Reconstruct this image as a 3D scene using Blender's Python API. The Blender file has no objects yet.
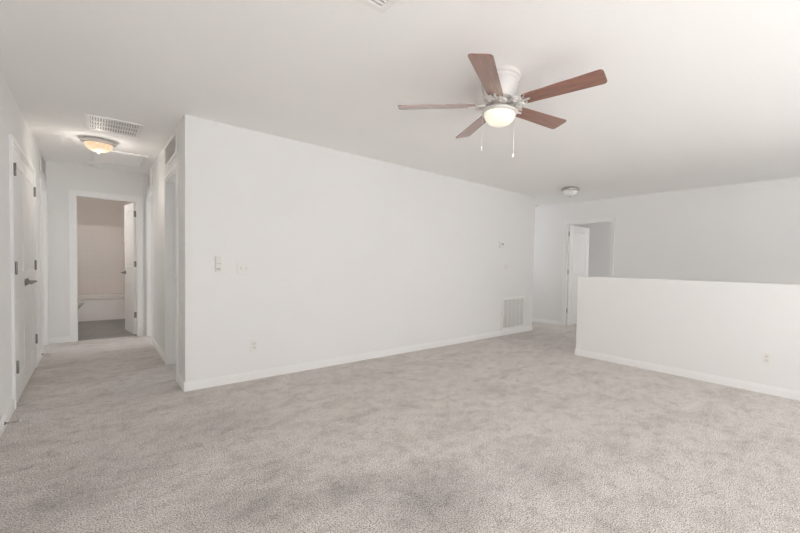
import bpy, bmesh, math, random
from mathutils import Vector, Matrix
random.seed(4)
C = bpy.context.scene.collection
PI = math.pi

# ------------------------------------------------------------------ camera
CAM_H = 1.1849
Rv = Vector((0.7252076, -0.68819045, 0.02162976))
Uv = Vector((0.00578691, 0.03750544, 0.99927967))
Fv = Vector((0.68850596, 0.72456004, -0.03118173))
cd = bpy.data.cameras.new('camera')
cam = bpy.data.objects.new('camera', cd)
C.objects.link(cam)
m = Matrix(((Rv.x, Uv.x, -Fv.x, 0), (Rv.y, Uv.y, -Fv.y, 0), (Rv.z, Uv.z, -Fv.z, CAM_H), (0, 0, 0, 1)))
cam.matrix_world = m
cd.sensor_width = 36
cd.lens = 380.4713 * 36 / 800
cd.shift_x = -55.8153 / 800
cd.shift_y = 9.6686 / 800
cd.clip_start = 0.05
bpy.context.scene.camera = cam

# ------------------------------------------------------------------ world, exposure
vs = bpy.context.scene.view_settings
vs.view_transform = 'Standard'
vs.look = 'None'
vs.gamma = 1
vs.exposure = -0.30
bpy.context.scene.cycles.diffuse_bounces = 14
bpy.context.scene.cycles.max_bounces = 16
w = bpy.data.worlds.new('sky')
bpy.context.scene.world = w
w.use_nodes = True
w.node_tree.nodes['Background'].inputs[0].default_value = (0.80, 0.90, 1.0, 1)
w.node_tree.nodes['Background'].inputs[1].default_value = 1.2

FILL_TINT = (0.945, 0.972, 1.0)


def area(name, loc, direction, sx, sy, power, col=FILL_TINT):
    """daylight coming in at a window"""
    l = bpy.data.lights.new(name, 'AREA')
    l.shape = 'RECTANGLE'
    l.size = sx
    l.size_y = sy
    l.energy = power
    l.color = col
    o = bpy.data.objects.new(name, l)
    C.objects.link(o)
    o.location = loc
    o.rotation_euler = Vector(direction).to_track_quat('-Z', 'Y').to_euler()
    return o


# added fill lamps, all out of view: rear walls, side rooms, bathroom, corridor
BACK = -2.4
XWIN = -0.4594
area('window_daylight', (1.1, BACK + 0.03, 1.45), (-0.1, 1, 1.3), 2.4, 1.25, 66)
area('window_daylight', (4.45, BACK + 0.03, 1.45), (0.25, 1, 0.45), 0.65, 1.25, 34)
area('bedroom_daylight', (2.4, 6.22, 1.4), (-0.9, -0.5, 0), 1.2, 1.1, 24)  # no opening here; added lamp brightens the hall through its doorway
area('bedroom_daylight', (2.4, 8.3, 1.4), (-0.9, -0.5, 0), 1.2, 1.1, 26)
area('bedroom_daylight', (-3.3, 7.4, 1.4), (1, 0, 0), 1.2, 1.1, 34)
area('bedroom_daylight', (8.0, 1.25, 1.5), (1, 0.35, 0), 1.4, 1.2, 60)  # added lamp aimed to brighten the room behind the right doorway
area('bathroom_daylight', (-0.83, 8.3, 1.95), (1, 0.35, 0), 0.7, 0.2, 23, (1, 0.95, 0.92))  # unseen vanity-style lamp added to brighten the bathroom walls
area('corridor_daylight', (6.3, 5.8, 1.5), (0, -1, 0), 0.6, 1.2, 8)  # lamp added before the blank corridor end to brighten the corridor

area('window_daylight', (XWIN + 0.03, -1.3, 1.45), (1, 0.5, 0.6), 1.4, 1.25, 12)  # added side lamp lifting the half wall and ceiling
bounce_sun = bpy.data.lights.new('sun', 'SUN')  # sunbeam added to bounce off the unseen rear floor onto the ceiling
bounce_sun.energy = 112
bounce_sun.angle = 0.02
bounce_sun.color = (0.94, 0.97, 1.0)
so_ = bpy.data.objects.new('sun', bounce_sun)
C.objects.link(so_)
so_.rotation_euler = Vector((0.1, 0.55, -1)).to_track_quat('-Z', 'Y').to_euler()

# ------------------------------------------------------------------ helpers


def new_mat(name, col, rough=0.5, metal=0.0, spec=0.5):
    mt = bpy.data.materials.new(name)
    mt.use_nodes = True
    b = mt.node_tree.nodes['Principled BSDF']
    b.inputs['Base Color'].default_value = (*col, 1)
    b.inputs['Roughness'].default_value = rough
    b.inputs['Metallic'].default_value = metal
    b.inputs['Specular IOR Level'].default_value = spec
    return mt


def nodes(mt):
    return mt.node_tree.nodes, mt.node_tree.links, mt.node_tree.nodes['Principled BSDF']


def noise(N, scale, detail=3, rough=0.5, coord=None, L=None, stretch=None):
    n = N.new('ShaderNodeTexNoise')
    n.inputs['Scale'].default_value = scale
    n.inputs['Detail'].default_value = detail
    n.inputs['Roughness'].default_value = rough
    if coord is not None:
        if stretch:
            mp = N.new('ShaderNodeMapping')
            mp.inputs['Scale'].default_value = stretch
            L.new(coord, mp.inputs['Vector'])
            L.new(mp.outputs[0], n.inputs['Vector'])
        else:
            L.new(coord, n.inputs['Vector'])
    return n


def ramp(N, stops):
    r = N.new('ShaderNodeValToRGB')
    e = r.color_ramp.elements
    while len(e) < len(stops):
        e.new(0.5)
    for i, (p, c) in enumerate(stops):
        e[i].position = p
        e[i].color = (*c, 1)
    return r


def painted(name, col, rough, bump=0.06, scale=170):
    mt = new_mat(name, col, rough, spec=0.3)
    N, L, b = nodes(mt)
    g = N.new('ShaderNodeNewGeometry')
    n = noise(N, scale, 3, 0.55, g.outputs['Position'], L)
    bp = N.new('ShaderNodeBump')
    bp.inputs['Strength'].default_value = bump
    bp.inputs['Distance'].default_value = 0.003
    L.new(n.outputs['Fac'], bp.inputs['Height'])
    L.new(bp.outputs[0], b.inputs['Normal'])
    n2 = noise(N, 0.8, 2, 0.5, g.outputs['Position'], L)
    r = ramp(N, [(0.3, tuple(c * 0.985 for c in col)), (0.7, col)])
    L.new(n2.outputs['Fac'], r.inputs[0])
    L.new(r.outputs[0], b.inputs['Base Color'])
    return mt


M_wall = painted('off_white_wall_paint', (0.822, 0.817, 0.809), 0.75)
M_ceil = painted('white_ceiling_paint', (0.925, 0.92, 0.91), 0.9, 0.12, 120)
M_trim = new_mat('white_semigloss_trim', (0.855, 0.852, 0.845), 0.38)
M_door = new_mat('white_semigloss_door', (0.84, 0.832, 0.818), 0.36)
M_plastic = new_mat('white_plastic', (0.80, 0.79, 0.765), 0.4)
M_beige = new_mat('beige_grey_plastic', (0.74, 0.73, 0.69), 0.45)
M_button = new_mat('grey_buttons', (0.46, 0.45, 0.43), 0.5)
M_slot = new_mat('grey_slot', (0.32, 0.31, 0.29), 0.7)
M_vent = new_mat('white_enamel_vent', (0.86, 0.85, 0.835), 0.42)
M_louver = new_mat('pale_grey_louver', (0.76, 0.75, 0.735), 0.5)
M_duct = new_mat('grey_duct_lining', (0.50, 0.49, 0.475), 0.8)
M_nickel = new_mat('brushed_nickel', (0.56, 0.53, 0.50), 0.3, 1.0)
M_dark = new_mat('aged_dark_nickel', (0.30, 0.28, 0.26), 0.38, 1.0)
M_fan = new_mat('pale_satin_nickel', (0.66, 0.635, 0.61), 0.5, 0.25)
M_tub = new_mat('white_acrylic', (0.82, 0.80, 0.785), 0.18)
M_ceramic = new_mat('white_ceramic', (0.80, 0.79, 0.77), 0.1)
M_hatch = new_mat('bright_white_panel', (0.93, 0.925, 0.915), 0.5)
M_frame = new_mat('white_vinyl_window', (0.82, 0.82, 0.81), 0.4)


def carpet_mat():
    mt = new_mat('speckled_grey_beige_carpet', (0.4, 0.37, 0.34), 1.0, spec=0.05)
    N, L, b = nodes(mt)
    g = N.new('ShaderNodeNewGeometry')
    P = g.outputs['Position']
    fine = noise(N, 150, 4, 0.85, P, L)
    r1 = ramp(N, [(0.39, (0.04, 0.037, 0.034)), (0.475, (0.56, 0.525, 0.495)), (0.57, (0.94, 0.90, 0.865))])
    L.new(fine.outputs['Fac'], r1.inputs[0])
    # scuffed pile, direction marks and soiled patches
    med = noise(N, 9, 8, 0.88, P, L)
    r2 = ramp(N, [(0.38, (0.70, 0.69, 0.68)), (0.50, (0.98, 0.975, 0.97)), (0.66, (1.05, 1.05, 1.05))])
    L.new(med.outputs['Fac'], r2.inputs[0])
    big = noise(N, 2.2, 5, 0.7, P, L, (1, 1.5, 1))
    r3 = ramp(N, [(0.34, (0.84, 0.83, 0.82)), (0.5, (1, 0.99, 0.985)), (0.75, (1.05, 1.05, 1.06))])
    L.new(big.outputs['Fac'], r3.inputs[0])
    a = N.new('ShaderNodeMixRGB'); a.blend_type = 'MULTIPLY'; a.inputs[0].default_value = 1
    L.new(r1.outputs[0], a.inputs[1]); L.new(r2.outputs[0], a.inputs[2])
    c = N.new('ShaderNodeMixRGB'); c.blend_type = 'MULTIPLY'; c.inputs[0].default_value = 1
    L.new(a.outputs[0], c.inputs[1]); L.new(r3.outputs[0], c.inputs[2])
    b.inputs['Sheen Weight'].default_value = 0.15
    b.inputs['Sheen Roughness'].default_value = 0.5
    # soiled, trodden patches; near ones deepened to paint in the floor's dimmer light
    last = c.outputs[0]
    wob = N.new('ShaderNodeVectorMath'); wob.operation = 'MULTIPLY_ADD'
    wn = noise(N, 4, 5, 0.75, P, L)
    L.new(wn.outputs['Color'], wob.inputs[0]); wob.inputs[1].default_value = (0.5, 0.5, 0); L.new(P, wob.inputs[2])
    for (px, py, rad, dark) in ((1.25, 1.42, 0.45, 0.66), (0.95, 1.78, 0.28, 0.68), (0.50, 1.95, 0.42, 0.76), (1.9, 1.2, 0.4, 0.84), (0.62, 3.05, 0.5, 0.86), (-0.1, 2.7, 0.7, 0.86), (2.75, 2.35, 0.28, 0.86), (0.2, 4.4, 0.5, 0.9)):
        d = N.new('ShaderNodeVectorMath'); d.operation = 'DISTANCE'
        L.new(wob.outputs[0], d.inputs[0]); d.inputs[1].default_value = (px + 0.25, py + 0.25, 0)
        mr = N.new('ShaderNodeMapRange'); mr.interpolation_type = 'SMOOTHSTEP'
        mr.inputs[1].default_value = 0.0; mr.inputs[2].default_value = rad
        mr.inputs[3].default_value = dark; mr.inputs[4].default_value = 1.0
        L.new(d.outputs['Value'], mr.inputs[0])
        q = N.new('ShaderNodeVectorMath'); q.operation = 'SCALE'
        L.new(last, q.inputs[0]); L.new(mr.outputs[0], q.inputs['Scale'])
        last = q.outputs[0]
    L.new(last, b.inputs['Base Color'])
    bp = N.new('ShaderNodeBump'); bp.inputs['Strength'].default_value = 0.7; bp.inputs['Distance'].default_value = 0.008
    L.new(fine.outputs['Fac'], bp.inputs['Height'])
    bp2 = N.new('ShaderNodeBump'); bp2.inputs['Strength'].default_value = 0.35; bp2.inputs['Distance'].default_value = 0.02
    L.new(med.outputs['Fac'], bp2.inputs['Height']); L.new(bp.outputs[0], bp2.inputs['Normal'])
    L.new(bp2.outputs[0], b.inputs['Normal'])
    return mt


def vinyl_mat():
    mt = new_mat('grey_plank_vinyl', (0.2, 0.19, 0.185), 0.4)
    N, L, b = nodes(mt)
    g = N.new('ShaderNodeNewGeometry')
    n = noise(N, 3, 5, 0.6, g.outputs['Position'], L, (1.2, 9, 1))
    r = ramp(N, [(0.3, (0.22, 0.218, 0.216)), (0.7, (0.37, 0.37, 0.368))])
    L.new(n.outputs['Fac'], r.inputs[0])
    br = N.new('ShaderNodeTexBrick')
    br.inputs['Scale'].default_value = 1.0
    br.inputs['Mortar Size'].default_value = 0.002
    br.inputs['Brick Width'].default_value = 0.9
    br.inputs['Row Height'].default_value = 0.15
    br.inputs['Color1'].default_value = (1, 1, 1, 1)
    br.inputs['Color2'].default_value = (0.86, 0.86, 0.86, 1)
    br.inputs['Mortar'].default_value = (0.5, 0.5, 0.5, 1)
    L.new(g.outputs['Position'], br.inputs['Vector'])
    mx = N.new('ShaderNodeMixRGB'); mx.blend_type = 'MULTIPLY'; mx.inputs[0].default_value = 1
    L.new(r.outputs[0], mx.inputs[1]); L.new(br.outputs['Color'], mx.inputs[2])
    L.new(mx.outputs[0], b.inputs['Base Color'])
    return mt


def wood_mat():
    mt = new_mat('reddish_walnut_blade', (0.25, 0.11, 0.07), 0.36, spec=1.0)
    N, L, b = nodes(mt)
    t = N.new('ShaderNodeTexCoord')
    n = noise(N, 4, 5, 0.65, t.outputs['Object'], L, (1.2, 16, 4))
    r = ramp(N, [(0.28, (0.115, 0.048, 0.032)), (0.5, (0.215, 0.088, 0.057)), (0.72, (0.30, 0.135, 0.09))])
    L.new(n.outputs['Fac'], r.inputs[0])
    L.new(r.outputs[0], b.inputs['Base Color'])
    b.inputs['Coat Weight'].default_value = 1.0
    b.inputs['Coat Roughness'].default_value = 0.22
    return mt


def surround_mat():
    """moulded tub surround: square tile pattern low, narrow upright flutes in the band above"""
    mt = new_mat('moulded_tile_surround', (0.80, 0.755, 0.72), 0.25)
    N, L, b = nodes(mt)
    g = N.new('ShaderNodeNewGeometry')
    sp = N.new('ShaderNodeSeparateXYZ')
    L.new(g.outputs['Position'], sp.inputs[0])

    def grooves(val, period, width):
        d = N.new('ShaderNodeMath'); d.operation = 'DIVIDE'; d.inputs[1].default_value = period
        L.new(val, d.inputs[0])
        f = N.new('ShaderNodeMath'); f.operation = 'FRACT'; L.new(d.outputs[0], f.inputs[0])
        c = N.new('ShaderNodeMath'); c.operation = 'GREATER_THAN'; c.inputs[1].default_value = width
        L.new(f.outputs[0], c.inputs[0])
        return c.outputs[0]

    def mul(a, c):
        q = N.new('ShaderNodeMath'); q.operation = 'MULTIPLY'; L.new(a, q.inputs[0]); L.new(c, q.inputs[1]); return q.outputs[0]
    gx = grooves(sp.outputs['X'], 0.108, 0.06)
    gz = grooves(sp.outputs['Z'], 0.108, 0.06)
    sq = mul(gx, gz)
    fl = grooves(sp.outputs['X'], 0.036, 0.22)
    hi = N.new('ShaderNodeMath'); hi.operation = 'GREATER_THAN'; hi.inputs[1].default_value = 1.46
    L.new(sp.outputs['Z'], hi.inputs[0])
    mx = N.new('ShaderNodeMix'); mx.data_type = 'FLOAT'
    L.new(hi.outputs[0], mx.inputs[0]); L.new(sq, mx.inputs[2]); L.new(fl, mx.inputs[3])
    r = ramp(N, [(0, (0.77, 0.73, 0.70)), (1, (0.80, 0.76, 0.73))])
    L.new(mx.outputs[0], r.inputs[0]); L.new(r.outputs[0], b.inputs['Base Color'])
    bp = N.new('ShaderNodeBump'); bp.inputs['Strength'].default_value = 0.2; bp.inputs['Distance'].default_value = 0.004
    L.new(mx.outputs[0], bp.inputs['Height']); L.new(bp.outputs[0], b.inputs['Normal'])
    return mt


def glow_mat(name, col, strength, base=(0.9, 0.88, 0.82), mottled=False):
    mt = new_mat(name, base, 0.3)
    N, L, b = nodes(mt)
    b.inputs['Emission Color'].default_value = (*col, 1)
    b.inputs['Emission Strength'].default_value = strength
    if mottled:
        t = N.new('ShaderNodeTexCoord')
        n = noise(N, 7, 3, 0.6, t.outputs['Object'], L)
        n.inputs['Distortion'].default_value = 1.2
        r = ramp(N, [(0.38, (1.0, 0.86, 0.66)), (0.52, (1.0, 0.66, 0.36)), (0.66, (1.0, 0.95, 0.86))])
        L.new(n.outputs['Fac'], r.inputs[0]); L.new(r.outputs[0], b.inputs['Emission Color'])
    return mt


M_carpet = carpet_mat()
M_vinyl = vinyl_mat()
M_wood = wood_mat()
M_surround = surround_mat()
M_globe = glow_mat('lit_frosted_bowl', (1.0, 0.93, 0.76), 0.82, (0.5, 0.48, 0.42))
M_alabaster = glow_mat('lit_alabaster_glass', (1, 0.8, 0.5), 1.05, (0.16, 0.14, 0.11), True)
M_unlit = new_mat('unlit_frosted_glass', (0.86, 0.85, 0.83), 0.3)
M_bathwall = painted('taupe_white_bath_paint', (0.70, 0.655, 0.62), 0.75)


def finish(name, bm, mat, parent=None, smooth=False, kind=None):
    bmesh.ops.recalc_face_normals(bm, faces=bm.faces)
    me = bpy.data.meshes.new(name)
    bm.to_mesh(me)
    bm.free()
    me.materials.append(mat)
    if smooth:
        for p in me.polygons:
            p.use_smooth = True
        try:
            me.set_sharp_from_angle(angle=math.radians(40))
        except Exception:
            pass
    o = bpy.data.objects.new(name, me)
    C.objects.link(o)
    if parent is not None:
        o.parent = parent
    if kind:
        o['kind'] = kind
    return o


def box(bm, x0, x1, y0, y1, z0, z1, bev=0.0):
    t = bmesh.new()
    vs_ = [t.verts.new((x, y, z)) for x in (x0, x1) for y in (y0, y1) for z in (z0, z1)]
    for f in ((0, 1, 3, 2), (4, 6, 7, 5), (0, 4, 5, 1), (2, 3, 7, 6), (0, 2, 6, 4), (1, 5, 7, 3)):
        t.faces.new([vs_[i] for i in f])
    bmesh.ops.recalc_face_normals(t, faces=t.faces)
    if bev:
        bmesh.ops.bevel(t, geom=list(t.edges), offset=bev, segments=2, affect='EDGES', profile=0.6)
    me = bpy.data.meshes.new('tmp'); t.to_mesh(me); t.free(); bm.from_mesh(me); bpy.data.meshes.remove(me)


def lathe(bm, prof, seg=32, centre=(0, 0, 0), axis='Z'):
    """prof: list of (r, h) ; r may be 0 at the ends"""
    cx, cy, cz = centre
    rings = []
    for r, h in prof:
        if r < 1e-6:
            p = {'Z': (cx, cy, cz + h), 'X': (cx + h, cy, cz), 'Y': (cx, cy + h, cz)}[axis]
            rings.append([bm.verts.new(p)])
        else:
            ring = []
            for i in range(seg):
                a = 2 * PI * i / seg
                u, v = r * math.cos(a), r * math.sin(a)
                p = {'Z': (cx + u, cy + v, cz + h), 'X': (cx + h, cy + u, cz + v), 'Y': (cx + u, cy + h, cz + v)}[axis]
                ring.append(bm.verts.new(p))
            rings.append(ring)
    for a, b in zip(rings, rings[1:]):
        if len(a) == 1 and len(b) == 1:
            continue
        for i in range(seg):
            j = (i + 1) % seg
            if len(a) == 1:
                bm.faces.new((a[0], b[i], b[j]))
            elif len(b) == 1:
                bm.faces.new((a[i], b[0], a[j]))
            else:
                bm.faces.new((a[i], b[i], b[j], a[j]))
    for r in (rings[0], rings[-1]):
        if len(r) > 1:
            bm.faces.new(r)


def tube(bm, pts, r, seg=10, radii=None):
    pts = [Vector(p) for p in pts]
    rings = []
    for i, p in enumerate(pts):
        d = (pts[min(i + 1, len(pts) - 1)] - pts[max(i - 1, 0)]).normalized()
        up = Vector((0, 0, 1)) if abs(d.z) < 0.9 else Vector((1, 0, 0))
        a = d.cross(up).normalized(); b = d.cross(a).normalized()
        rr = radii[i] if radii else r
        rings.append([bm.verts.new(p + (a * math.cos(2 * PI * k / seg) + b * math.sin(2 * PI * k / seg)) * rr) for k in range(seg)])
    for a, b in zip(rings, rings[1:]):
        for i in range(seg):
            j = (i + 1) % seg
            bm.faces.new((a[i], a[j], b[j], b[i]))
    bm.faces.new(rings[0]); bm.faces.new(rings[-1])


def thing(name, label, cat, loc=(0, 0, 0), rz=0.0, group=None):
    o = bpy.data.objects.new(name, None)
    o.empty_display_size = 0.1
    C.objects.link(o)
    o.location = loc
    o.rotation_euler = (0, 0, rz)
    o['label'] = label
    o['category'] = cat
    if group:
        o['group'] = group
    return o


def tag(o, label, cat, group=None):
    o['label'] = label
    o['category'] = cat
    if group:
        o['group'] = group
    return o


def boxobj(name, b, mat, parent=None, bev=0.0, kind=None):
    bm = bmesh.new(); box(bm, *b, bev=bev)
    return finish(name, bm, mat, parent, kind=kind)


def struct(name, boxes, mat, label=None):
    bm = bmesh.new()
    for b in boxes:
        box(bm, *b)
    o = finish(name, bm, mat, kind='structure')
    if label:
        o['label'] = label
    return o


# ------------------------------------------------------------------ setting
H = 2.44
XW, XL, YC, YE, XF, XH = -0.4594, 0.5805, 4.0817, 7.411, 6.7912, 4.6976
XR = 5.8404
T = 0.115
DH = 2.03   # door opening height

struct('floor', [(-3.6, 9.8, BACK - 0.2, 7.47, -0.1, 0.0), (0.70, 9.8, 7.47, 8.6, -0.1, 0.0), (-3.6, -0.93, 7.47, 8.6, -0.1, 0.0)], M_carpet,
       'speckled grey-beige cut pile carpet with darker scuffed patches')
struct('floor_bathroom', [(-0.93, 0.70, 7.47, 10.6, -0.1, 0.0)], M_vinyl, 'grey plank vinyl floor of the bathroom')
struct('ceiling', [(-3.6, 9.8, BACK - 0.2, 10.6, H, H + 0.1)], M_ceil, 'smooth white ceiling')


def wall_x(name, x0, x1, y0, y1, openings, mat, label):
    """wall running along Y with door openings (ya, yb, top)"""
    bs = []; y = y0
    for a, b, top in sorted(openings):
        bs.append((x0, x1, y, a, 0, H)); bs.append((x0, x1, a, b, top, H)); y = b
    bs.append((x0, x1, y, y1, 0, H))
    return struct(name, bs, mat, label)


def wall_y(name, x0, x1, y0, y1, openings, mat, label):
    bs = []; x = x0
    for a, b, top in sorted(openings):
        bs.append((x, a, y0, y1, 0, H)); bs.append((a, b, y0, y1, top, H)); x = b
    bs.append((x, x1, y0, y1, 0, H))
    return struct(name, bs, mat, label)


wall_y('wall_center', XL, XR, YC, YC + T, [], M_wall, 'long blank off-white wall in the middle')
wall_x('wall_left', XW - T, XW, -0.55, YE, [(4.455, 5.905, DH), (6.66, 7.30, DH)], M_wall, 'off-white wall with the closet doors, left of the hallway')
wall_x('wall_hallway_right', XL, XL + T, YC + T, YE, [(4.50, 5.24, DH), (6.66, 7.30, DH)], M_wall, 'off-white right wall of the hallway')
wall_y('wall_hallway_end', XW - T, 0.73, YE, YE + T, [(-0.19, 0.477, DH)], M_wall, 'off-white wall at the end of the hallway')
wall_x('wall_right', XF, XF + T, BACK, 6.0, [(3.08, 3.985, DH)], M_wall, 'off-white far wall at the right')
wall_x('wall_corridor', XR - T, XR, YC + T, 5.9, [], M_wall, 'wall turning the corner beyond the return grille')
wall_y('wall_corridor_end', XR - T, XF + T, 5.9, 6.0, [], M_wall, None)
struct('wall_half', [(XH, XH + T, BACK, 2.565, 0, 1.0628)], M_wall, 'waist-high off-white half wall guarding the stairs')

# back wall behind the camera, with two added windows sized for the light they admit
WIN = [(-0.25, 2.45), (4.1, 4.8)]
ZB, ZT = 0.8, 2.1
bs = []
x = XW - T
for a, b in WIN:
    bs += [(x, a, BACK - T, BACK, 0, H), (a, b, BACK - T, BACK, 0, ZB), (a, b, BACK - T, BACK, ZT, H)]
    x = b
bs.append((x, XF + T, BACK - T, BACK, 0, H))
struct('wall_back', bs, M_wall, None)
struct('wall_left_rear', [(XW - T, XW, BACK, -2.05, 0, H), (XW - T, XW, -2.05, -0.55, 0, ZB), (XW - T, XW, -2.05, -0.55, ZT, H)], M_wall, None)
bm = bmesh.new()
for q in ((-2.05, -0.55, ZB, ZB + .05), (-2.05, -0.55, ZT - .05, ZT), (-2.05, -2.0, ZB, ZT), (-0.6, -0.55, ZB, ZT), (-1.325, -1.275, ZB, ZT)):
    box(bm, XW - 0.09, XW - 0.04, *q)
finish('window_3', bm, M_frame, kind='structure')  # unseen side opening and frame put in to brighten ceiling and half wall
for i, (a, b) in enumerate(WIN):
    bm = bmesh.new()
    y0, y1 = BACK - 0.09, BACK - 0.04
    box(bm, a, b, y0, y1, ZB, ZB + 0.05); box(bm, a, b, y0, y1, ZT - 0.05, ZT)
    box(bm, a, a + 0.05, y0, y1, ZB, ZT); box(bm, b - 0.05, b, y0, y1, ZB, ZT)
    box(bm, (a + b) / 2 - 0.025, (a + b) / 2 + 0.025, y0, y1, ZB, ZT)
    finish('window_%d' % (i + 1), bm, M_frame, kind='structure')

# side rooms seen only through their openings
struct('wall_bedroom', [(3.4, 3.5, YC + T, 8.5, 0, H), (0.695, 3.5, 8.4, 8.5, 0, H), (0.695, 3.4, 6.28, 6.36, 0, H)], M_wall, None)
struct('wall_study', [(-3.5, -3.4, 6.1, 8.5, 0, H), (-3.5, XW - T, 6.0, 6.1, 0, H), (-3.5, -1.0, 8.4, 8.5, 0, H)], M_wall, None)
struct('wall_closet', [(-1.25, -1.2, 4.2, 6.1, 0, H), (-1.25, XW - T, 4.2, 4.25, 0, H)], M_wall, None)
struct('wall_guestroom', [(9.5, 9.6, 1.2, 5.5, 0, H), (XF + T, 9.6, 1.1, 1.2, 0, H), (XF + T, 9.6, 5.4, 5.5, 0, H)], M_wall, 'wall of the room behind the right doorway')
struct('wall_bathroom', [(-0.93, -0.87, YE + T, 10.5, 0, H), (0.67, 0.73, YE + T, 10.5, 0, H), (-0.93, 0.73, 10.44, 10.5, 0, H),
                         (-0.93, XW - T, YE, YE + T, 0, H)], M_bathwall, 'taupe-white wall of the bathroom')


# ------------------------------------------------------------------ trim
trim_n = [0]


def casing(kind, c0, c1, face, sign, depth, label, width=0.06, sides=(1, 1)):
    """door casing + jamb. kind 'x': wall along Y, its face at x=face looking towards sign; c0..c1 the opening"""
    trim_n[0] += 1
    bm = bmesh.new()

    def bx(c_a, c_b, n_a, n_b, z0, z1, bev=0.0):
        n0, n1 = sorted((face + sign * n_a, face + sign * n_b))
        if kind == 'x':
            box(bm, n0, n1, c_a, c_b, z0, z1, bev)
        else:
            box(bm, c_a, c_b, n0, n1, z0, z1, bev)
    jt = 0.016
    # jamb lining
    bx(c0 - 0.001, c0 + jt, -depth, 0.004, 0.001, DH)
    bx(c1 - jt, c1 + 0.001, -depth, 0.004, 0.001, DH)
    bx(c0 + jt, c1 - jt, -depth, 0.004, DH - jt, DH + 0.001)
    # stepped casing
    bx(c0 - width, c0 + 0.006, 0, 0.011, 0.001, DH - 0.006)
    bx(c1 - 0.006, c1 + width, 0, 0.011, 0.001, DH - 0.006)
    bx(c0 - width, c1 + width, 0, 0.011, DH - 0.006, DH + width)
    e = 0.0015
    bx(c0 - width + e, c0 - 0.016, 0.011, 0.017, 0.001, DH + 0.016, 0.0015)
    bx(c1 + 0.016, c1 + width - e, 0.011, 0.017, 0.001, DH + 0.016, 0.0015)
    bx(c0 - width + e, c1 + width - e, 0.011, 0.017, DH + 0.016, DH + width - e, 0.0015)
    o = finish('trim_%d' % trim_n[0], bm, M_trim, kind='structure')
    o['label'] = label
    return o


casing('x', 4.455, 5.905, XW, 1, T, 'white casing around the closet double doors')
casing('x', 6.66, 7.30, XW, 1, T, 'white casing of the left doorway at the hallway end')
casing('x', 4.50, 5.24, XL, -1, T, 'white casing of the nearer right hallway doorway')
casing('x', 6.66, 7.30, XL, -1, T, 'white casing of the farther right hallway doorway')
casing('y', -0.19, 0.477, YE, -1, T, 'white casing of the bathroom doorway')
casing('x', 3.08, 3.985, XF, -1, T, 'white casing of the doorway behind the half wall')
# door stop strips inside the jambs
trim_n[0] += 1
struct('trim_%d' % trim_n[0], [(XL + 0.05, XL + 0.062, 5.214, 5.225, 0.001, DH - 0.02), (XL + 0.05, XL + 0.062, 4.516, 4.527, 0.001, DH - 0.02),
                               (XL + 0.05, XL + 0.062, 7.274, 7.285, 0.001, DH - 0.02), (XL + 0.05, XL + 0.062, 6.676, 6.687, 0.001, DH - 0.02),
                               (XW - 0.062, XW - 0.05, 7.274, 7.285, 0.001, DH - 0.02)], M_trim)


def baseboard(side, runs, label=None):
    bm = bmesh.new()
    for (x0, x1, y0, y1, axis) in runs:
        h = 0.083
        # lower flat part and thinner moulded top
        box(bm, x0, x1, y0, y1, 0.0, h - 0.018, 0.0015)
        if axis == '+x':
            box(bm, x0, x1 - 0.005, y0, y1, h - 0.02, h, 0.002)
        elif axis == '-x':
            box(bm, x0 + 0.005, x1, y0, y1, h - 0.02, h, 0.002)
        elif axis == '-y':
            box(bm, x0, x1, y0 + 0.005, y1, h - 0.02, h, 0.002)
        else:
            box(bm, x0, x1, y0, y1 - 0.005, h - 0.02, h, 0.002)
    o = finish('baseboard_' + side, bm, M_trim, kind='structure')
    if label:
        o['label'] = label


b = 0.012
baseboard('center', [(XL - b, XR + b, YC - b, YC, '-y')], 'white baseboard along the long middle wall')
baseboard('corridor', [(XR, XR + b, YC - b, 5.9, '+x')])
baseboard('left', [(XW, XW + b, BACK, 4.395, '+x'), (XW, XW + b, 5.965, 6.60, '+x')], 'white baseboard along the left wall')
baseboard('hallway', [(XL - b, XL, YC, 4.44, '-x'), (XL - b, XL, 5.30, 6.60, '-x')], 'white baseboard along the hallway right wall')
baseboard('hallway_end', [(XW, -0.25, YE - b, YE, '-y')], 'white baseboard left of the bathroom doorway')
baseboard('right', [(XF - b, XF, 4.045, 5.9, '-x'), (XF - b, XF, BACK, 3.02, '-x')])
baseboard('half_wall', [(XH - b, XH, BACK, 2.565 + b, '-x'), (XH, XH + T, 2.565, 2.565 + b, '+y')], 'white baseboard along the half wall')
baseboard('back', [(XW, XF, BACK, BACK + b, '+y')])
baseboard('guestroom', [(9.5 - b, 9.5, 1.2, 5.4, '-x'), (XF + T, 9.5, 5.4 - b, 5.4, '-y')])


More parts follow.
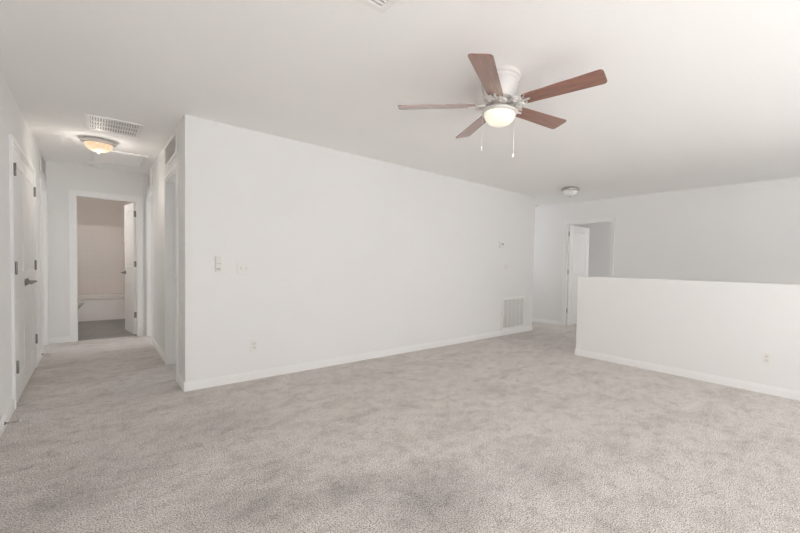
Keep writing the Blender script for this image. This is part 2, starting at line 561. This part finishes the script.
# ------------------------------------------------------------------ doors
def door_slab(bm, w, h, th, panels, z0=0.012):
    """slab in local coords: x 0..w along the leaf, y -th/2..th/2, panels = (x0,x1,z0,z1) recessed with raised fields"""
    xs = sorted({0, w} | {p[0] for p in panels} | {p[1] for p in panels})
    zs = sorted({z0, h} | {p[2] for p in panels} | {p[3] for p in panels})
    for i in range(len(xs) - 1):
        for j in range(len(zs) - 1):
            mx_, mz_ = (xs[i] + xs[i + 1]) / 2, (zs[j] + zs[j + 1]) / 2
            if not any(p[0] < mx_ < p[1] and p[2] < mz_ < p[3] for p in panels):
                box(bm, xs[i], xs[i + 1], -th / 2, th / 2, zs[j], zs[j + 1])
    for (a, b_, c, d) in panels:
        box(bm, a, b_, -th / 2 + 0.010, th / 2 - 0.010, c, d)
        for s in (-1, 1):
            # sloped moulding frame and raised field
            y_in = s * (th / 2 - 0.010); y_out = s * (th / 2 - 0.002)
            q = 0.03
            o_ = [(a + 0.012, c + 0.012), (b_ - 0.012, c + 0.012), (b_ - 0.012, d - 0.012), (a + 0.012, d - 0.012)]
            i_ = [(a + q, c + q), (b_ - q, c + q), (b_ - q, d - q), (a + q, d - q)]
            vo = [bm.verts.new((x_, y_in, z_)) for x_, z_ in o_]
            vi = [bm.verts.new((x_, y_out, z_)) for x_, z_ in i_]
            for k in range(4):
                bm.faces.new((vo[k], vo[(k + 1) % 4], vi[(k + 1) % 4], vi[k]))
            bm.faces.new(vi)
            bm.faces.new(vo[::-1])
            # ogee bead around the recess
            for (p0, p1) in (((a, c), (b_, c)), ((b_, c), (b_, d)), ((b_, d), (a, d)), ((a, d), (a, c))):
                dx, dz = p1[0] - p0[0], p1[1] - p0[1]
                cx_, cz_ = (a + b_) / 2, (c + d) / 2
                nx, nz = (0, 1 if cz_ > p0[1] else -1) if abs(dx) > abs(dz) else (1 if cx_ > p0[0] else -1, 0)
                v = [bm.verts.new((p0[0], s * th / 2, p0[1])), bm.verts.new((p1[0], s * th / 2, p1[1])),
                     bm.verts.new((p1[0] + nx * .01 - (math.copysign(.01, dx) if nx == 0 else 0), y_in, p1[1] + nz * .01 - (math.copysign(.01, dz) if nz == 0 else 0))),
                     bm.verts.new((p0[0] + nx * .01 + (math.copysign(.01, dx) if nx == 0 else 0), y_in, p0[1] + nz * .01 + (math.copysign(.01, dz) if nz == 0 else 0)))]
                bm.faces.new(v)


def make_door(name, loc, rz, w, label, panels, lever_sides, th=0.035, lever_x=None, hinge_side=1, hinge_plates='face', mat=M_dark, lever=True, proud=0.005):
    """leaf with its hinge axis at local x=0, pointing to +x; hinge knuckles on y = hinge_side*th/2"""
    root = bpy.data.objects.new(name, None)
    root.empty_display_size = 0.1
    C.objects.link(root)
    root.location = loc
    root.rotation_euler = (0, 0, rz)
    root['kind'] = 'structure'
    root['label'] = label
    bm = bmesh.new()
    door_slab(bm, w, DH - 0.02, th, panels)
    finish('door_leaf', bm, M_door, root)
    lx = lever_x if lever_x else w - 0.065
    if lever:
        bm = bmesh.new()
        for s in lever_sides:
            y0 = s * th / 2
            lathe(bm, [(0.032, y0), (0.032, y0 + s * 0.006), (0.026, y0 + s * 0.011), (0.012, y0 + s * 0.014), (0.011, y0 + s * 0.045), (0.0, y0 + s * 0.047)], 20, (lx, 0, 0.94), 'Y')
            tube(bm, [(lx, y0 + s * 0.040, 0.94), (lx - 0.02, y0 + s * 0.050, 0.94), (lx - 0.05, y0 + s * 0.052, 0.941), (lx - 0.085, y0 + s * 0.048, 0.938), (lx - 0.115, y0 + s * 0.044, 0.933)],
                 0.009, 10, [0.011, 0.0105, 0.009, 0.0085, 0.007])
        o = finish('door_handle', bm, mat, root, smooth=True)
        o['label'] = 'dark nickel lever handle'
    for z in (0.31, 1.083, 1.84):
        bm = bmesh.new()
        ys = hinge_side * (th / 2 + proud)
        lathe(bm, [(0.0, -0.052), (0.006, -0.05), (0.008, -0.046), (0.008, 0.046), (0.006, 0.05), (0.0, 0.052)], 12, (-0.003, ys, z), 'Z')
        if hinge_plates == 'face':
            y0, y1 = sorted((hinge_side * th / 2, hinge_side * (th / 2 + 0.002)))
            box(bm, 0.0, 0.014, y0, y1, z - 0.045, z + 0.045)
        else:
            box(bm, -0.003, 0.0, -th / 2, th / 2, z - 0.045, z + 0.045)
        o = finish('hinge', bm, mat, root, smooth=True)
    return root


def panels2(w, st=0.11):
    return [(st, w - st, 0.20, 0.83), (st, w - st, 1.04, 1.90)]


LW = 0.702
# closet double doors, leaves meeting at y = 5.18
make_door('door_1', (XW - 0.010, 4.478, 0), PI / 2, LW, 'near leaf of the white closet double doors in the left wall', panels2(LW, .13), (-1,), hinge_side=-1, proud=0.013)
d = make_door('door_2', (XW - 0.010, 5.886, 0), -PI / 2, LW, 'far leaf of the white closet double doors in the left wall', panels2(LW, .13), (1,), hinge_side=1, proud=0.008)
# bathroom door, swung into the bathroom
make_door('door_3', (0.45, YE + T + 0.012, 0), PI / 2 + math.radians(7.6), 0.60, 'white two-panel bathroom door standing open', panels2(0.60, 0.10), (-1, 1), hinge_side=-1, hinge_plates='edge')
# bedroom door behind the half wall, swung away from the room
make_door('door_4', (XF + 0.045, 3.955, 0), math.radians(-1.5), 0.755, 'white two-panel door standing open behind the half wall', panels2(0.755, 0.12), (-1, 1), hinge_side=1, hinge_plates='edge', mat=M_nickel)

# strike plate in the nearer right doorway
tag(boxobj('strike_plate', (0.655, 0.687, 5.2215, 5.224, 0.90, 0.96), M_dark), 'small dark strike plate on the jamb of the nearer right hallway doorway', 'strike plate')


# ------------------------------------------------------------------ grilles and vents
def wall_grille(name, loc, rz, w, h, label, mullions=0, group=None, louver_dir='h', fr=0.03, pitch=0.0155, cat='vent grille'):
    """local frame: x along the wall, y out of the wall is negative, z up; origin is the lower left corner"""
    t = thing(name, label, cat, loc, rz, group)
    bm = bmesh.new()
    for b_ in ((0, w, 0, fr), (0, w, h - fr, h), (0, fr, fr, h - fr), (w - fr, w, fr, h - fr)):
        box(bm, b_[0], b_[1], -0.012, 0, b_[2], b_[3], 0.002)
    for i in range(mullions):
        x_ = fr + (w - 2 * fr) * (i + 1) / (mullions + 1)
        box(bm, x_ - 0.009, x_ + 0.009, -0.010, -0.002, fr, h - fr)
    for (sx_, sz_) in ((fr / 2, h / 2), (w - fr / 2, h / 2)):
        lathe(bm, [(0.005, -0.012), (0.004, -0.0145), (0, -0.015)], 8, (sx_, 0, sz_), 'Y')
    finish('frame', bm, M_vent, t)
    bm = bmesh.new()
    box(bm, fr, w - fr, -0.0015, 0, fr, h - fr)
    finish('back_plate', bm, M_duct if mullions else M_louver, t)
    bm = bmesh.new()
    z = fr + pitch / 2
    while z < h - fr - 0.004:
        # angled blade
        v = [bm.verts.new(p) for p in ((fr, -0.010, z - 0.004), (w - fr, -0.010, z - 0.004), (w - fr, -0.002, z + 0.006), (fr, -0.002, z + 0.006),
                                       (fr, -0.010, z - 0.0025), (w - fr, -0.010, z - 0.0025), (w - fr, -0.002, z + 0.0075), (fr, -0.002, z + 0.0075))]
        for f in ((0, 1, 2, 3), (4, 7, 6, 5), (0, 4, 5, 1), (3, 2, 6, 7), (0, 3, 7, 4), (1, 5, 6, 2)):
            bm.faces.new([v[i] for i in f])
        z += pitch
    finish('louvers', bm, M_louver if mullions else M_vent, t)
    return t


wall_grille('return_air_grille', (4.955, YC, 0.086), 0, 0.64, 0.555, 'large white return air grille low on the middle wall', mullions=4, fr=0.042, cat='vent grille')
wall_grille('transfer_grille', (XW, 6.66, 2.175), PI / 2, 0.66, 0.245, 'white louvered grille over the left doorway at the hallway end', group='grilles over the hallway doorways', pitch=0.02)
wall_grille('transfer_grille', (XL, 5.295, 2.175), -PI / 2, 0.78, 0.245, 'white louvered grille over the nearer right hallway doorway', group='grilles over the hallway doorways', pitch=0.02)
wall_grille('transfer_grille', (XL, 7.33, 2.175), -PI / 2, 0.55, 0.245, 'white louvered grille over the farther right hallway doorway', group='grilles over the hallway doorways', pitch=0.02)


def ceiling_vent(x0, x1, y0, y1, rows, along, label, step):
    t = thing('ceiling_vent', label, 'vent', ((x0 + x1) / 2, (y0 + y1) / 2, H))
    w, d_ = (x1 - x0) / 2, (y1 - y0) / 2
    fr = 0.035
    bm = bmesh.new()
    for b_ in ((-w, w, -d_, -d_ + fr), (-w, w, d_ - fr, d_), (-w, -w + fr, -d_ + fr, d_ - fr), (w - fr, w, -d_ + fr, d_ - fr)):
        box(bm, b_[0], b_[1], b_[2], b_[3], -0.010, 0, 0.002)
    for i in range(1, rows):
        if along == 'x':
            y = -d_ + fr + (2 * d_ - 2 * fr) * i / rows
            box(bm, -w + fr, w - fr, y - 0.005, y + 0.005, -0.010, -0.001)
        else:
            x = -w + fr + (2 * w - 2 * fr) * i / rows
            box(bm, x - 0.005, x + 0.005, -d_ + fr, d_ - fr, -0.010, -0.001)
    finish('frame', bm, M_vent, t)
    boxobj('back_plate', (-w + fr, w - fr, -d_ + fr, d_ - fr, -0.001, 0), M_duct, t)
    bm = bmesh.new()
    if along == 'x':
        x = -w + fr + step / 2
        while x < w - fr:
            box(bm, x - 0.0035, x + 0.0035, -d_ + fr, d_ - fr, -0.009, -0.001)
            x += step
    else:
        y = -d_ + fr + step / 2
        while y < d_ - fr:
            box(bm, -w + fr, w - fr, y - 0.004, y + 0.004, -0.009, -0.001)
            y += step
    finish('fins', bm, M_vent, t)
    return t


ceiling_vent(-0.058, 0.347, 4.70, 5.21, 3, 'x', 'white ceiling vent with rows of short fins at the hallway mouth', 0.0185)
ceiling_vent(0.60, 1.055, 1.38, 1.683, 1, 'y', 'white ceiling vent near the camera at the top of the picture', 0.028)

# attic hatch
t = thing('attic_hatch', 'white rectangular attic hatch panel in the hallway ceiling', 'attic hatch', (0.23, 6.5, H))
bm = bmesh.new()
w_, d_ = 0.262, 0.415
for b_ in ((-w_, w_, -d_, -d_ + .035), (-w_, w_, d_ - .035, d_), (-w_, -w_ + .035, -d_ + .035, d_ - .035), (w_ - .035, w_, -d_ + .035, d_ - .035)):
    box(bm, *b_, -0.018, 0)
finish('frame', bm, M_trim, t)
boxobj('panel', (-w_ + .036, w_ - .036, -d_ + .036, d_ - .036, -0.010, 0), M_hatch, t, 0.002)


# ------------------------------------------------------------------ ceiling lights and detectors
def flush_light(loc, label, glass, metal, group='round flush ceiling lights'):
    t = thing('flush_ceiling_light', label, 'ceiling light', loc, 0, group)
    bm = bmesh.new()
    lathe(bm, [(0.0, 0), (0.118, 0), (0.138, -0.012), (0.146, -0.028), (0.143, -0.038), (0.120, -0.045), (0.0, -0.045)], 40)
    finish('base', bm, metal, t, True)
    bm = bmesh.new()
    prof = [(0.114 * math.cos(a) ** 0.85 if a < PI / 2 - 1e-3 else 0.0, -0.046 - 0.082 * math.sin(a)) for a in [PI / 2 * i / 10 for i in range(11)]]
    lathe(bm, [(0.0, -0.046)] + prof, 40)
    finish('glass_bowl', bm, glass, t, True)
    bm = bmesh.new()
    lathe(bm, [(0.0, -0.124), (0.012, -0.126), (0.014, -0.131), (0.008, -0.136), (0.010, -0.141), (0.0, -0.147)], 16)
    finish('finial', bm, metal, t, True)
    return t


flush_light((0.04, 5.68, H), 'lit round ceiling light with warm alabaster glass in the hallway', M_alabaster, M_fan)
flush_light((5.52, 3.2, H), 'unlit round ceiling light near the far right doorway', M_unlit, M_nickel)


def lamp(name, loc, power, col, size, kind='SPOT'):
    l = bpy.data.lights.new(name, kind)
    l.energy = power
    l.color = col
    l.shadow_soft_size = size
    if kind == 'SPOT':
        l.spot_size = math.radians(165)
        l.spot_blend = 0.6
    o = bpy.data.objects.new(name, l)
    C.objects.link(o)
    o.location = loc
    return o


lamp('hallway_bulb', (0.04, 5.68, H - 0.165), 8, (1.0, 0.95, 0.88), 0.01)
lamp('hallway_bulb', (0.04, 5.68, H - 0.20), 3.2, (1.0, 0.94, 0.86), 0.02, 'POINT')


def smoke_detector(loc, label):
    bm = bmesh.new()
    lathe(bm, [(0.0, 0), (0.068, 0), (0.068, -0.010), (0.060, -0.014), (0.058, -0.028), (0.048, -0.036), (0.0, -0.038)], 28)
    o = finish('smoke_detector', bm, M_plastic, None, True)
    o.location = loc
    tag(o, label, 'smoke detector', 'smoke detectors')


smoke_detector((0.0, 7.10, H), 'round white smoke detector on the hallway ceiling before the bathroom')
smoke_detector((6.60, 4.62, H), 'round white smoke detector near the far end of the middle wall')


# ------------------------------------------------------------------ ceiling fan
FX, FY = 1.948, 1.665
fan = thing('ceiling_fan', 'five-blade flush mount ceiling fan with walnut blades and lit glass bowl', 'ceiling fan', (FX, FY, H))
bm = bmesh.new()
lathe(bm, [(0.0, 0), (0.130, 0), (0.134, -0.012), (0.132, -0.026), (0.122, -0.032), (0.120, -0.038), (0.126, -0.044), (0.126, -0.054), (0.0, -0.054)], 48)
finish('canopy', bm, M_fan, fan, True)
bm = bmesh.new()
lathe(bm, [(0.0, -0.052), (0.122, -0.052), (0.122, -0.075), (0.118, -0.100), (0.110, -0.125), (0.106, -0.150), (0.104, -0.166), (0.085, -0.180), (0.0, -0.182)], 48)
finish('motor_housing', bm, M_fan, fan, True)
bm = bmesh.new()
lathe(bm, [(0.0, -0.180), (0.052, -0.180), (0.056, -0.215), (0.050, -0.228), (0.0, -0.228)], 32)
finish('switch_housing', bm, M_nickel, fan, True)
bm = bmesh.new()
lathe(bm, [(0.0, -0.224), (0.07, -0.224), (0.108, -0.232), (0.118, -0.242), (0.117, -0.252), (0.106, -0.258), (0.0, -0.258)], 48)
finish('light_fitter', bm, M_fan, fan, True)
bm = bmesh.new()
prof = [(0.102 * math.cos(a) ** 0.8 if a < PI / 2 - 1e-3 else 0.0, -0.257 - 0.074 * math.sin(a)) for a in [PI / 2 * i / 12 for i in range(13)]]
lathe(bm, [(0.0, -0.257)] + prof, 48)
finish('glass_bowl', bm, M_globe, fan, True)

TILT = Vector((0.052, -0.033))
ZB_ = -0.201
PITCH = math.radians(-12)
blade_me = None
for k in range(5):
    ang = math.radians(211.5 + 72 * k)
    ca, sa = math.cos(ang), math.sin(ang)
    slope = TILT.x * ca + TILT.y * sa
    X = Vector((ca, sa, slope)).normalized()
    Y0 = Vector((-sa, ca, TILT.x * -sa + TILT.y * ca)).normalized()
    Z0 = X.cross(Y0).normalized()
    Yp = (Y0 * math.cos(PITCH) + Z0 * math.sin(PITCH)).normalized()
    Zp = X.cross(Yp)
    mat4 = Matrix(((X.x, Yp.x, Zp.x, 0), (X.y, Yp.y, Zp.y, 0), (X.z, Yp.z, Zp.z, ZB_), (0, 0, 0, 1)))
    if blade_me is None:
        bm = bmesh.new()
        # outline: root at .165, tip at .665, rounded corners
        L0, L1, w0, w1, rc = 0.163, 0.665, 0.050, 0.066, 0.022
        out = []

        def corner(cx, cy, a0, r):
            for i in range(6):
                a = a0 + PI / 2 * i / 5
                out.append((cx + r * math.cos(a), cy + r * math.sin(a)))
        corner(L1 - rc, w1 - rc, 0 if False else 0, rc)
        out2 = list(out); out.clear()
        corner(L0 + 0.02, w0 - 0.02, PI / 2, 0.02)
        corner(L0 + 0.02, -w0 + 0.02, PI, 0.02)
        a_ = list(out); out.clear()
        corner(L1 - rc, -w1 + rc, 1.5 * PI, rc)
        pts = out2 + a_ + out
        lo = [bm.verts.new((x_, y_, -0.003)) for x_, y_ in pts]
        hi = [bm.verts.new((x_, y_, 0.003)) for x_, y_ in pts]
        bm.faces.new(lo[::-1]); bm.faces.new(hi)
        for i in range(len(pts)):
            j = (i + 1) % len(pts)
            bm.faces.new((lo[i], lo[j], hi[j], hi[i]))
        bl = finish('blade', bm, M_wood, fan)
        blade_me = bl.data
        # scrolled blade iron under the blade root
        bm = bmesh.new()
        for s in (-1, 1):
            sp = []
            for i in range(15):
                a = 2 * PI * 1.25 * i / 14
                r = 0.033 - 0.019 * i / 14
                sp.append((0.128 - r * math.cos(a) * 1.0, s * (0.035 + r * math.sin(a) * 1.0), -0.010))
            tube(bm, [(0.078, s * 0.012, 0.012), (0.095, s * 0.020, 0.002)] + sp, 0.0075, 8)
            lathe(bm, [(0, -0.013), (0.006, -0.011), (0.006, -0.004)], 10, (0.178, s * 0.030, 0))
        tube(bm, [(0.060, 0, 0.018), (0.090, 0, 0.006), (0.120, 0, -0.008), (0.20, 0, -0.008)], 0.007, 8)
        lathe(bm, [(0, -0.016), (0.010, -0.013), (0.010, -0.004)], 12, (0.135, 0, 0))
        lathe(bm, [(0, -0.013), (0.006, -0.011), (0.006, -0.004)], 10, (0.205, 0, 0))
        ir = finish('blade_bracket', bm, M_fan, fan, True)
        iron_me = ir.data
    else:
        bl = bpy.data.objects.new('blade', blade_me); C.objects.link(bl); bl.parent = fan
        ir = bpy.data.objects.new('blade_bracket', iron_me); C.objects.link(ir); ir.parent = fan
    bl.matrix_local = mat4
    ir.matrix_local = mat4

# pull chains (left and right of the bowl as seen in the photograph)
rdir = Vector((Rv.x, Rv.y, 0)).normalized()
for s, ln, rr in ((-1, 0.235, 0.112), (1, 0.27, 0.098)):
    bm = bmesh.new()
    p = rdir * (rr * s)
    z0 = -0.245
    n = 40
    for i in range(n):
        z = z0 - ln * (i + 0.5) / n
        bmesh.ops.create_uvsphere(bm, u_segments=6, v_segments=4, radius=0.0013, matrix=Matrix.Translation((p.x, p.y, z)))
    tube(bm, [(p.x, p.y, z0), (p.x, p.y, z0 - ln)], 0.0006, 5)
    ch = finish('pull_chain', bm, M_fan, fan, True)
    bm = bmesh.new()
    zb = z0 - ln
    lathe(bm, [(0, zb + 0.002), (0.0025, zb), (0.004, zb - 0.012), (0.005, zb - 0.020), (0.0, zb - 0.025)], 12, (p.x, p.y, 0))
    finish('pull_bell', bm, M_plastic, ch, True)

lamp('fan_bulb', (FX, FY, H - 0.37), 8, (1.0, 0.95, 0.88), 0.02)


# ------------------------------------------------------------------ plates on the walls
def plate(name, cat, label, loc, rz, gangs, kind, group=None):
    """local: x along wall, -y out of the wall, origin at the plate's centre"""
    t = thing(name, label, cat, loc, rz, group)
    w = 0.070 + 0.046 * (gangs - 1)
    bm = bmesh.new(); box(bm, -w / 2, w / 2, -0.006, 0, -0.0575, 0.0575, 0.0022)
    finish('cover_plate', bm, M_plastic, t)
    for g in range(gangs):
        x_ = (g - (gangs - 1) / 2) * 0.046
        if kind == 'toggle':
            bm = bmesh.new()
            box(bm, x_ - 0.006, x_ + 0.006, -0.0075, -0.006, -0.013, 0.013)
            v = [(x_ - .004, -.007, -.003), (x_ + .004, -.007, -.003), (x_ + .004, -.007, .007), (x_ - .004, -.007, .007),
                 (x_ - .0035, -.018, .006), (x_ + .0035, -.018, .006), (x_ + .0035, -.018, .012), (x_ - .0035, -.018, .012)]
            v = [bm.verts.new(p) for p in v]
            for f in ((0, 3, 2, 1), (4, 5, 6, 7), (0, 1, 5, 4), (1, 2, 6, 5), (2, 3, 7, 6), (3, 0, 4, 7)):
                bm.faces.new([v[i] for i in f])
            finish('toggle', bm, M_beige, t)
        elif kind == 'outlet':
            for zc in (-0.0195, 0.0195):
                bm = bmesh.new()
                lathe(bm, [(0.0165, -0.006), (0.0165, -0.0085), (0.0, -0.0085)], 20, (x_, 0, zc), 'Y')
                so = finish('socket', bm, M_beige, t)
                bm = bmesh.new()
                box(bm, x_ - 0.0075, x_ - 0.005, -0.0092, -0.0085, zc - 0.002, zc + 0.006)
                box(bm, x_ + 0.005, x_ + 0.0075, -0.0092, -0.0085, zc - 0.002, zc + 0.006)
                lathe(bm, [(0.0022, -0.0085), (0.0022, -0.0092), (0, -0.0092)], 8, (x_, 0, zc - 0.008), 'Y')
                finish('slots', bm, M_slot, so)
    return t


plate('light_switch', 'light switch', 'white double toggle switch plate near the left end of the middle wall', (1.045, YC, 1.10), 0, 2, 'toggle')
plate('light_switch', 'light switch', 'small white switch plate under the thermostat on the middle wall', (5.07, YC, 1.165), 0, 1, 'toggle')
plate('wall_outlet', 'outlet', 'white outlet low on the middle wall below the switches', (1.142, YC, 0.338), 0, 1, 'outlet')
plate('wall_outlet', 'outlet', 'white outlet low on the half wall at the right', (XH, 0.567, 0.343), -PI / 2 + 0, 1, 'outlet')

# fan remote in its wall cradle
t = thing('fan_remote', 'slim beige-grey fan remote in a wall cradle left of the double switch', 'remote control', (0.832, YC, 1.14))
bm = bmesh.new(); box(bm, -0.026, 0.026, -0.012, 0, -0.075, 0.072, 0.004); finish('cradle', bm, M_plastic, t)
bm = bmesh.new(); box(bm, -0.022, 0.022, -0.024, -0.012, -0.062, 0.070, 0.004); finish('handset', bm, M_beige, t)
for q in ((-0.014, 0.010, -0.027, -0.024, -0.052, -0.036), (-0.014, -0.004, -0.0255, -0.024, 0.0, 0.010), (0.004, 0.014, -0.0255, -0.024, 0.0, 0.010)):
    boxobj('button', q, M_button, t, 0.0005)

# thermostat
t = thing('thermostat', 'small white thermostat high on the middle wall above the return grille', 'thermostat', (4.915, YC, 1.525))
bm = bmesh.new(); box(bm, -0.062, 0.058, -0.026, 0, -0.044, 0.044, 0.004); finish('body', bm, M_plastic, t)
bm = bmesh.new(); box(bm, -0.035, 0.025, -0.0275, -0.026, -0.006, 0.026, 0.0005); finish('display', bm, M_button, t)


# spring door stops on the left baseboard
def door_stop(y, label):
    t = thing('door_stop', label, 'door stop', (XW + 0.012, y, 0.045), 0, 'spring door stops')
    bm = bmesh.new()
    lathe(bm, [(0.0, 0.0), (0.011, 0.0), (0.011, 0.003), (0.006, 0.010), (0, 0.011)], 14, (0, 0, 0), 'X')
    pts = []
    n = 110
    for i in range(n + 1):
        a = 2 * PI * 11 * i / n
        pts.append((0.006 + 0.064 * i / n, 0.0042 * math.cos(a), 0.0042 * math.sin(a)))
    tube(bm, pts, 0.0014, 6)
    finish('spring', bm, M_dark, t, True)
    bm = bmesh.new()
    lathe(bm, [(0.0, 0.066), (0.0065, 0.067), (0.0065, 0.078), (0.004, 0.081), (0, 0.082)], 14, (0, 0, 0), 'X')
    finish('rubber_tip', bm, M_plastic, t, True)


door_stop(3.92, 'spring door stop with white tip on the baseboard before the closet doors')
door_stop(6.42, 'spring door stop on the baseboard beyond the closet doors')

# ------------------------------------------------------------------ bathroom
tub = thing('bathtub', 'white alcove bathtub at the back of the bathroom', 'bathtub', (-0.10, 9.65, 0))
bm = bmesh.new()
x0, x1, y0, y1 = -0.765, 0.765, 0.0, 0.785
# rim, sloped basin and apron as one shell
rim_o = [(x0, y0), (x1, y0), (x1, y1), (x0, y1)]


def rrect(a, b_, c, d_, r, z, n=5):
    o_ = []
    for (cx, cy, s) in ((b_ - r, d_ - r, 0), (a + r, d_ - r, PI / 2), (a + r, c + r, PI), (b_ - r, c + r, 1.5 * PI)):
        for i in range(n):
            an = s + PI / 2 * i / (n - 1)
            o_.append(bm.verts.new((cx + r * math.cos(an), cy + r * math.sin(an), z)))
    return o_


rings = [rrect(x0, x1, y0, y1, 0.004, 0.0), rrect(x0, x1, y0 + 0.012, y1, 0.004, 0.02), rrect(x0, x1, y0 + 0.012, y1, 0.004, 0.385),
         rrect(x0, x1, y0 - 0.004, y1, 0.006, 0.395), rrect(x0, x1, y0 - 0.004, y1, 0.006, 0.425), rrect(x0 + .012, x1 - .012, y0 + 0.010, y1 - .01, 0.02, 0.437),
         rrect(x0 + .07, x1 - .07, y0 + 0.075, y1 - .06, 0.12, 0.437), rrect(x0 + .09, x1 - .09, y0 + 0.09, y1 - .075, 0.12, 0.42),
         rrect(x0 + .16, x1 - .14, y0 + 0.13, y1 - .11, 0.12, 0.12), rrect(x0 + .24, x1 - .20, y0 + 0.18, y1 - .16, 0.1, 0.07)]
for a, b_ in zip(rings, rings[1:]):
    for i in range(len(a)):
        j = (i + 1) % len(a)
        bm.faces.new((a[i], a[j], b_[j], b_[i]))
bm.faces.new(rings[-1]); bm.faces.new(rings[0])
finish('basin', bm, M_tub, tub, True)
bm = bmesh.new()
lathe(bm, [(0, 0.0), (0.03, 0.0), (0.03, 0.006), (0, 0.008)], 16, (0.0, 0.44, 0.072))
finish('drain', bm, M_nickel, tub, True)

sur = thing('tub_surround', 'white moulded tile-pattern surround panels above the bathtub', 'tub surround', (-0.10, 10.44, 0.437))
boxobj('back_panel', (-0.765, 0.765, -0.014, 0, 0.0, 1.36), M_surround, sur)
boxobj('side_panel', (-0.768, -0.754, -0.80, -0.014, 0.0, 1.36), M_surround, sur)
boxobj('side_panel', (0.754, 0.768, -0.80, -0.014, 0.0, 1.36), M_surround, sur)
bm = bmesh.new()
v0 = []
for z in (1.02, 1.045):
    ring = [bm.verts.new((0.754, -0.014, z))] + [bm.verts.new((0.754 - 0.24 * math.cos(PI / 2 * i / 8), -0.014 - 0.24 * math.sin(PI / 2 * i / 8), z)) for i in range(9)]
    v0.append(ring)
bm.faces.new(v0[0]); bm.faces.new(v0[1][::-1])
for i in range(10):
    j = (i + 1) % 10
    bm.faces.new((v0[0][i], v0[0][j], v0[1][j], v0[1][i]))
finish('corner_shelf', bm, M_tub, sur)

# toilet, its front just showing past the left jamb
toi = thing('toilet', 'white toilet whose bowl front shows past the left bathroom jamb', 'toilet', (-0.86, 9.02, 0))


def ell(bm, cx, a_b, a_f, bb, z, n=28):
    r = []
    for i in range(n):
        t_ = 2 * PI * i / n
        r.append(bm.verts.new((cx + (a_f if math.cos(t_) > 0 else a_b) * math.cos(t_), bb * math.sin(t_), z)))
    return r


def loft(bm, rs):
    for a, b_ in zip(rs, rs[1:]):
        for i in range(len(a)):
            j = (i + 1) % len(a)
            bm.faces.new((a[i], a[j], b_[j], b_[i]))
    bm.faces.new(rs[0]); bm.faces.new(rs[-1])


bm = bmesh.new()
loft(bm, [ell(bm, 0.36, .20, .13, .115, 0.0), ell(bm, 0.36, .19, .12, .105, 0.10), ell(bm, 0.38, .20, .15, .12, 0.20), ell(bm, 0.42, .22, .24, .16, 0.30),
          ell(bm, 0.44, .23, .275, .182, 0.365), ell(bm, 0.44, .23, .28, .185, 0.385)])
finish('bowl', bm, M_ceramic, toi, True)
bm = bmesh.new()
loft(bm, [ell(bm, 0.44, .22, .283, .188, 0.387), ell(bm, 0.44, .22, .285, .19, 0.40), ell(bm, 0.44, .215, .28, .185, 0.408)])
finish('seat', bm, M_plastic, toi, True)
bm = bmesh.new()
loft(bm, [ell(bm, 0.44, .215, .275, .18, 0.409), ell(bm, 0.44, .215, .28, .185, 0.418), ell(bm, 0.44, .20, .26, .165, 0.428)])
finish('lid', bm, M_plastic, toi, True)
boxobj('tank', (0.0, 0.19, -0.22, 0.22, 0.385, 0.74), M_ceramic, toi, 0.02)
boxobj('tank_lid', (-0.005, 0.2, -0.23, 0.23, 0.742, 0.775), M_ceramic, toi, 0.01)
bm = bmesh.new()
lathe(bm, [(0.012, 0.19), (0.012, 0.205), (0, 0.206)], 12, (0, -0.15, 0.68), 'X')
tube(bm, [(0.204, -0.15, 0.68), (0.212, -0.12, 0.675), (0.212, -0.08, 0.668)], 0.006, 8)
finish('flush_lever', bm, M_nickel, toi, True)
